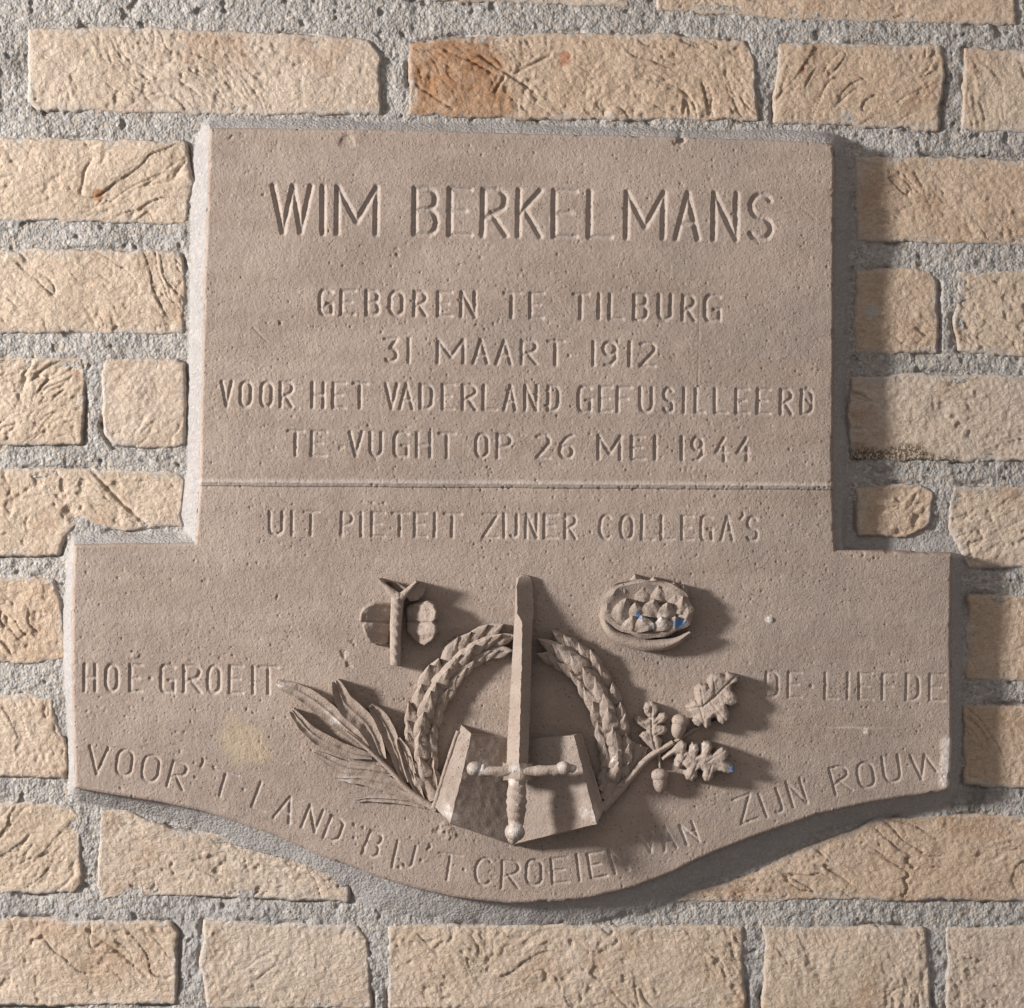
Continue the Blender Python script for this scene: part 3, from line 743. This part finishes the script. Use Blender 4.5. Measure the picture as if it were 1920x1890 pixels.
relief('cover_edge', *strip([(858, 1372), (836, 1440), (813, 1514)], lambda t: 3.2 + .6 * t, lambda t, v: 30 + 22 * t + 1.5 * (1 - v * v), 30, 5), book, 45, amp=1.3)
relief('cover_edge', *strip([(1088, 1378), (1110, 1450), (1132, 1520)], lambda t: 3.0, lambda t, v: 13 + 12 * t + 1.5 * (1 - v * v), 30, 5), book, 45, amp=1.3)
relief('page', *patch(TL, TM, BM, BL, 50, 36), book, 45, amp=.55)
relief('page', *patch(TM, TR, BRt, BM, 50, 36), book, 45, amp=.8)

# --- laurel wreath, two halves
def wreath(path, hw, label, inner_sign, seed):
    rs = np.random.RandomState(seed)
    n = 60
    C = crom(path, n)
    T = np.gradient(C, axis=0); T /= np.linalg.norm(T, axis=1)[:, None]; Nn = np.stack([-T[:, 1], T[:, 0]], 1)
    hgt = lambda t: 20 + 12 * math.sin(math.pi * min(1, t * .8 + .1))
    core = relief('laurel_wreath', *strip(path, lambda t: hw * (.55 + .35 * math.sin(math.pi * min(1, t * .75 + .15))) * (1 if t > .03 else .6), lambda t, v: (hgt(t) - 7) * math.sqrt(max(0, 1 - (v * .93) ** 2)) + 1, 60, 11), plaque, 20, label=label)
    steps = 12
    for k in range(steps):
        t0 = .97 - k * .93 / steps
        for lane in (-1, 1, 0):
            t = t0 - (.04 if lane == 0 else 0) + rs.uniform(-.008, .008)
            i = int(max(0, min(n - 1, t * (n - 1))))
            sz = (.70 + .38 * math.sin(math.pi * min(1, t * .75 + .15)))
            base = C[i] + Nn[i] * lane * hw * .46 * sz
            L = 46 * sz * rs.uniform(.85, 1.2)
            d = -T[i] + Nn[i] * lane * (.30 + rs.uniform(-.08, .12))     # tips run towards the head of the wreath
            d /= np.linalg.norm(d)
            tip = base + d * L
            midp = (base + tip) / 2 + Nn[i] * lane * 2.5
            h0 = hgt(t) * (.50 if lane else .78); up_ = 6 + rs.uniform(0, 4)
            w_ = hw * .60 * sz * rs.uniform(.85, 1.15); tl = rs.uniform(-2.5, 2.5)
            V, F = strip([base, midp, tip], lambda tt: w_ * (1 - tt ** 2.8) * (.70 + .30 * math.sin(math.pi * min(1, tt + .15))) + .3, lambda tt, v: h0 + up_ * tt + 5.0 * (1 - abs(v) ** 1.8) + tl * v - 1.2 * math.exp(-(v / .12) ** 2) - (4 if tt < .12 else 0), 16, 11, base=max(3, h0 - 16))
            relief('leaf', V, F, core, 35, sharp=75, amp=2.0)
    return core
wreath([(938, 1200), (900, 1212), (860, 1240), (822, 1285), (799, 1335), (790, 1390), (795, 1440), (815, 1500)], 24, 'left half of the laurel wreath', 1, 1)
wreath([(1036, 1214), (1066, 1232), (1098, 1260), (1130, 1308), (1146, 1360), (1154, 1410), (1152, 1450), (1135, 1500)], 24, 'right half of the laurel wreath', -1, 2)

# --- palm-like branch on the left
bs = relief('olive_branch', *strip([(650, 1372), (690, 1405), (730, 1443), (770, 1485), (818, 1518)], lambda t: 3 + 3 * t, lambda t, v: 12 + 6 * t + 4 * (1 - v * v), 40, 7), plaque, 15, label='branch with long narrow leaves left of the wreath')
for path, w, h0, h1, rim in [
    ([(518, 1280), (575, 1305), (635, 1352), (690, 1402)], 16, 22, 12, 2.5),
    ([(547, 1332), (585, 1375), (640, 1405), (697, 1420)], 13, 22, 8, 4),
    ([(629, 1276), (650, 1322), (690, 1362), (718, 1425)], 19, 33, 14, 6),
    ([(694, 1322), (716, 1350), (738, 1398), (760, 1468)], 14, 30, 16, 6),
    ([(747, 1384), (760, 1412), (772, 1455), (795, 1505)], 10, 27, 16, 5),
    ([(589, 1412), (640, 1436), (690, 1444), (735, 1452)], 12, 7, 7, 1.5),
    ([(634, 1458), (690, 1462), (745, 1478), (800, 1512)], 14, 8, 9, 1.5),
    ([(665, 1500), (710, 1497), (760, 1502), (805, 1514)], 8, 4, 7, 1),
    ([(811, 1422), (806, 1440), (812, 1460), (818, 1480)], 8, 26, 20, 4)]:
    relief('leaf', *strip(path, leafw(w * 1.0, .62, .14), cup(h0, h1, rim * 1.35, 3.2), 34, 15), bs, 18, sharp=55, amp=1.6)

# --- oak branch on the right
ob = relief('oak_branch', *merge([strip([(1128, 1518), (1170, 1472), (1215, 1422), (1262, 1392)], lambda t: 9 - 4.5 * t, lambda t, v: 16 + 5 * (1 - v * v), 30, 7),
      strip([(1215, 1422), (1255, 1400), (1300, 1368), (1345, 1352)], lambda t: 4.5 - 2 * t, lambda t, v: 11 - 6 * t + 4 * (1 - v * v), 24, 7),
      strip([(1238, 1402), (1236, 1420), (1238, 1440)], lambda t: 3, lambda t, v: 8 + 3 * (1 - v * v), 10, 5),
      strip([(1140, 1492), (1175, 1445), (1198, 1395)], lambda t: 24 - 6 * t, lambda t, v: 13 - 6 * v + 3 * math.sin(7 * v), 24, 9)]), plaque, 12, label='oak branch right of the wreath')
def shape(poly, top, g=1.3, edge=3.0, drop=3.0, base=-4):
    """plate with a traced outline; top(x, y, sd) -> height, rounded arris, steep sides"""
    P = np.array(poly, float)
    gx = np.arange(P[:, 0].min() - 4, P[:, 0].max() + 4, g); gy_ = np.arange(P[:, 1].min() - 4, P[:, 1].max() + 4, g)
    x, y = np.meshgrid(gx, gy_)
    sd = poly_sd(x, y, poly) + fbm(x, y, 7, 2, 301) * .6
    h = top(x, y, sd) - drop * (1 - sst(0, edge, sd))
    h = np.where(sd < 0, np.maximum(h + sd * 16, base), h)
    m = np.maximum(np.maximum(sd[:-1, :-1], sd[1:, 1:]), np.maximum(sd[1:, :-1], sd[:-1, 1:])) > -3
    rr, cc = np.nonzero(m); n = x.shape[1]; a = rr * n + cc
    F = np.stack([a, a + n, a + n + 1, a + 1], 1); used, inv = np.unique(F.ravel(), return_inverse=True)
    V = np.stack([x.ravel()[used], y.ravel()[used], h.ravel()[used]], 1)
    return V, inv.reshape(F.shape)
def tr(pts, k, ox, oy): return [(ox + x / k, oy + y / k) for x, y in pts]
def oak_top(mid, h, tilt, veins, cupk=0.0):
    """mid: midrib polyline; veins at points along it; tilt=(gx, gy)"""
    def f(x, y, sd):
        d = np.full(x.shape, 99.0)
        for p0, p1 in zip(mid[:-1], mid[1:]): d = np.minimum(d, seg_d(x, y, p0, p1))
        out = h + (x - mid[0][0]) * tilt[0] + (y - mid[0][1]) * tilt[1] + cupk * np.minimum(d, 22) / 22 - 2.6 * np.exp(-(d / 1.8) ** 2)
        for p0, p1 in veins: out = out - 1.6 * np.exp(-(seg_d(x, y, p0, p1) / 1.6) ** 2)
        return out + 3.0 * sst(0, 9, sd) + fbm(x, y, 12, 2, 310) * 1.6
    return f
LC = tr([(1090, 1190), (1150, 1140), (1185, 1100), (1215, 1085), (1242, 1105), (1234, 1145), (1250, 1150), (1255, 1118), (1275, 1098), (1302, 1108), (1314, 1140), (1306, 1170), (1322, 1165), (1328, 1120), (1350, 1092), (1382, 1095), (1396, 1125), (1382, 1160), (1396, 1168),
    (1420, 1138), (1452, 1125), (1482, 1138), (1492, 1170), (1472, 1205), (1492, 1218), (1522, 1235), (1525, 1272), (1490, 1282), (1450, 1268), (1425, 1270), (1402, 1280), (1400, 1305), (1380, 1328), (1350, 1328), (1334, 1300), (1342, 1268), (1322, 1250), (1302, 1264), (1304, 1305), (1277, 1327),
    (1245, 1317), (1228, 1285), (1240, 1252), (1222, 1236), (1200, 1253), (1175, 1240), (1165, 1205), (1178, 1178), (1165, 1168), (1100, 1205)], 3.2, 900, 1050)
LB = tr([(1240, 880), (1290, 850), (1308, 858), (1298, 815), (1292, 770), (1320, 743), (1358, 750), (1376, 768), (1370, 722), (1395, 690), (1440, 683), (1470, 700), (1490, 680), (1522, 686), (1552, 702), (1546, 732), (1512, 748), (1508, 780), (1538, 815), (1548, 860), (1512, 874), (1478, 870),
    (1492, 915), (1492, 960), (1460, 988), (1430, 968), (1412, 940), (1384, 955), (1392, 992), (1360, 1012), (1335, 985), (1318, 1002), (1290, 992), (1273, 962), (1290, 938), (1262, 912)], 3.2, 900, 1050)
LA = tr([(1045, 1145), (1018, 1112), (985, 1078), (962, 1050), (985, 1028), (1008, 1024), (985, 1004), (950, 987), (933, 955), (962, 942), (1000, 958), (1022, 955), (998, 930), (986, 900), (1000, 872), (1035, 864), (1062, 882), (1064, 915), (1050, 950), (1068, 924), (1100, 922), (1115, 950), (1097, 978), (1066, 990), (1100, 998),
    (1113, 1025), (1092, 1048), (1064, 1052), (1087, 1080), (1078, 1122)], 3.2, 900, 1050)
LA = [(1221 + (x - 1221) * 1.15, 1366 + (y - 1366) * 1.08) for x, y in LA]
mC = tr([(1100, 1195), (1200, 1160), (1320, 1205), (1510, 1260)], 3.2, 900, 1050)
mB = tr([(1250, 895), (1340, 880), (1430, 800), (1530, 700)], 3.2, 900, 1050)
mA = tr([(1055, 1140), (1030, 1040), (1030, 960), (1030, 880)], 3.2, 900, 1050)
T_ = lambda L: [tuple(tr([a, b], 3.2, 900, 1050)) for a, b in L]
relief('oak_leaf', *shape(LA, oak_top(mA, 16, (0.05, -.02), T_([((1032, 1020), (960, 960)), ((1032, 1000), (1095, 945)), ((1035, 1080), (980, 1050)), ((1035, 1060), (1095, 1022))]), 2)), ob, 15, sharp=None)
relief('oak_leaf', *shape(LB, oak_top(mB, 24, (.10, .02), T_([((1340, 880), (1325, 765)), ((1410, 815), (1400, 710)), ((1380, 850), (1470, 960)), ((1440, 800), (1530, 850)), ((1320, 890), (1350, 990))]), 4), drop=4), ob, 30, sharp=None, label='raised oak leaf curling upwards')
relief('oak_leaf', *shape(LC, oak_top(mC, 26, (.09, .0), T_([((1220, 1165), (1275, 1115)), ((1290, 1190), (1360, 1110)), ((1360, 1215), (1460, 1145)), ((1240, 1175), (1200, 1240)), ((1310, 1205), (1270, 1300)), ((1390, 1230), (1365, 1310))]), 3), drop=4), ob, 30, sharp=None, label='oak leaf with a fleck of blue paint on its tip')
for (x, y, a, s) in ((1273, 1364, 12, 1.0), (1238, 1466, -4, 1.0)):
    ac = relief('acorn', *blob(x, y, 17, 14 * s, 21 * s, 15, 18, 22, a), ob, 17, amp=.5)
    ca, sa = math.cos(math.radians(a)), math.sin(math.radians(a))
    oy = -12
    relief('cup', *blob(x - oy * sa * 1.0, y + oy * ca, 18, 16.5 * s, 13 * s, 16.5, 12, 22, a), ac, 17, amp=1.2)

# --- small flower high on the left
fl = relief('flower', *strip([(746, 1112), (743, 1150), (741, 1200), (741, 1247)], lambda t: 12.5 - 3.5 * t, lambda t, v: 42 - 2 * t + 6 * (1 - v * v) + 1.2 * math.sin(t * 50 + v * 4), 44, 9), plaque, 40, label='small flower with cupped petals on a thick stem')
PR = tr([(842, 262), (878, 246), (920, 238), (965, 232), (1000, 248), (1014, 290), (1012, 330), (996, 348), (1012, 368), (1014, 410), (992, 452), (950, 480), (908, 468), (868, 432), (846, 402), (846, 345), (842, 310)], 3, 480, 1050)
PL = tr([(584, 345), (588, 300), (608, 268), (645, 248), (690, 240), (756, 242), (760, 300), (758, 400), (750, 462), (718, 476), (672, 476), (640, 458), (618, 425), (604, 392), (600, 368), (612, 352), (596, 350)], 3, 480, 1050)
def petal_top(x0, h0, x1, h1):
    return lambda x, y, sd: h0 + (h1 - h0) * np.clip((x - x0) / (x1 - x0), 0, 1) ** 1.0 - 3.4 * np.exp(-((y - 1166 - (x - x0) * .04) / 1.9) ** 2) + 2.2 * np.cos((y - 1166) / 9.0 - 1.6 * np.sign(y - 1166)) + fbm(x, y, 13, 2, 320) * 1.8
relief('petal', *shape(PR, petal_top(762, 16, 818, 44), drop=2.5), fl, 35, sharp=None)
relief('petal', *shape(PL, petal_top(675, 42, 732, 12), drop=2.5), fl, 32, sharp=None)
def fold(a, b, c, ha, hb, hc):
    n = 12; V = []
    a, b, c = [np.array(p, float) for p in (a, b, c)]
    for i in range(n):
        t = i / (n - 1); p = a * (1 - t) + b * t; hp = ha + (hb - ha) * t
        r = a * (1 - t) + c * t; hh = ha + (hc - ha) * t
        for j in range(6):
            s = j / 5; V.append((*(p * (1 - s) + r * s), hp * (1 - s) + hh * s))
    return np.array(V), gridF(n, 6)
relief('petal', *merge([strip([(748, 1122), (732, 1108), (711, 1086)], lambda t: 7 * (1 - t) + 2.5, lambda t, v: 44 + 4 * (1 - v * v), 16, 7), strip([(752, 1112), (738, 1098), (722, 1092)], lambda t: 11 * (1 - t) + 1.5, lambda t, v: 26 + v * 7, 14, 7)]), fl, 40)
relief('petal', *merge([strip([(750, 1122), (764, 1108), (781, 1091)], lambda t: 6 * (1 - t) + 2.5, lambda t, v: 44 + 4 * (1 - v * v), 16, 7), strip([(764, 1122), (780, 1110), (797, 1098)], lambda t: 13 * math.sin(math.pi * (t * .8 + .15)) + 1, lambda t, v: 34 - v * 6, 14, 7)]), fl, 40)

# --- artichoke-like rosette high on the right
ac = relief('scaled_bowl', *strip([(1127, 1150), (1150, 1188), (1205, 1209), (1258, 1206), (1294, 1186)], lambda t: 10 * math.sin(math.pi * (t * .86 + .1)) + 2, lambda t, v: 20 + 11 * (1 - v * v) + 5 * t, 40, 9), plaque, 25, label='oval bowl filled with pointed overlapping scales')
def bowl():
    V = []; na, nr = 64, 12
    for i in range(na + 1):
        a = 2 * math.pi * i / na
        R = 1 + .025 * math.sin(a * 5) + .02 * math.sin(a * 11 + 2)
        for j in range(nr):
            s = j / (nr - 1)
            h = 20 + (19 - 5 * (math.sin(a) < 0) * abs(math.sin(a)) + 2.5 * math.sin(a * 7 + 1)) * s ** 2.6 - (6 if s > .93 else 0)
            V.append((1213 + 84 * R * s * math.cos(a), 1141 + 52 * R * s * math.sin(a) + 4 * math.cos(a), h))
        V.append((1213 + 88 * R * math.cos(a), 1141 + 55 * R * math.sin(a) + 4 * math.cos(a), 30))
        V.append((1213 + 86 * R * math.cos(a), 1141 + 54 * R * math.sin(a) + 4 * math.cos(a), -4))
    return np.array(V), gridF(na + 1, nr + 2)[:, ::-1]
relief('rim', *bowl(), ac, 30)
scales = [(1192, 1112, 13, 30, -8, 36), (1226, 1108, 13, 28, 0, 38), (1258, 1112, 13, 28, 4, 39), (1282, 1122, 9, 30, 8, 38),
          (1176, 1132, 15, 44, -12, 37), (1208, 1132, 15, 32, -4, 41), (1236, 1134, 14, 34, 4, 43), (1262, 1138, 13, 34, 8, 42),
          (1150, 1146, 11, 62, 16, 38), (1164, 1168, 18, 64, 12, 42),
          (1194, 1158, 15, 34, -6, 44), (1222, 1160, 16, 36, 2, 47), (1250, 1160, 15, 36, 6, 46), (1276, 1156, 11, 44, -4, 43),
          (1186, 1180, 16, 30, -8, 44), (1212, 1184, 16, 32, 0, 47), (1240, 1182, 15, 30, 4, 46), (1264, 1178, 12, 26, 8, 43)]
rsc = np.random.RandomState(4)
for x, y, w, L, a, h in scales:
    a += rsc.uniform(-7, 7); w *= rsc.uniform(1.05, 1.3); L *= rsc.uniform(.75, 1.0); h += rsc.uniform(-3, 3) - max(0, 1175 - y) * .22; tl = rsc.uniform(-4.5, 3.5); k = rsc.uniform(-6, 6); x += rsc.uniform(-4, 4); y += rsc.uniform(-4, 3)
    dx, dy = math.sin(math.radians(a)), -math.cos(math.radians(a))
    V, F = strip([(x, y), (x + dx * L * .5 + k * .5, y + dy * L * .5), (x + dx * L + k, y + dy * L)], lambda t: w * math.sin(math.pi * (t * .66 + .34)) ** .9 + .3,
                 lambda t, v: h - 12 + 6 * t + 5.5 * (1 - abs(v) ** 1.25) + tl * v, 18, 11, base=h - 28)
    relief('scale', V, F, ac, 40, sharp=60, amp=1.9)

print('TRIS', sum(len(o.data.loops) - 2 * len(o.data.polygons) for o in bpy.data.objects if o.type == 'MESH'))
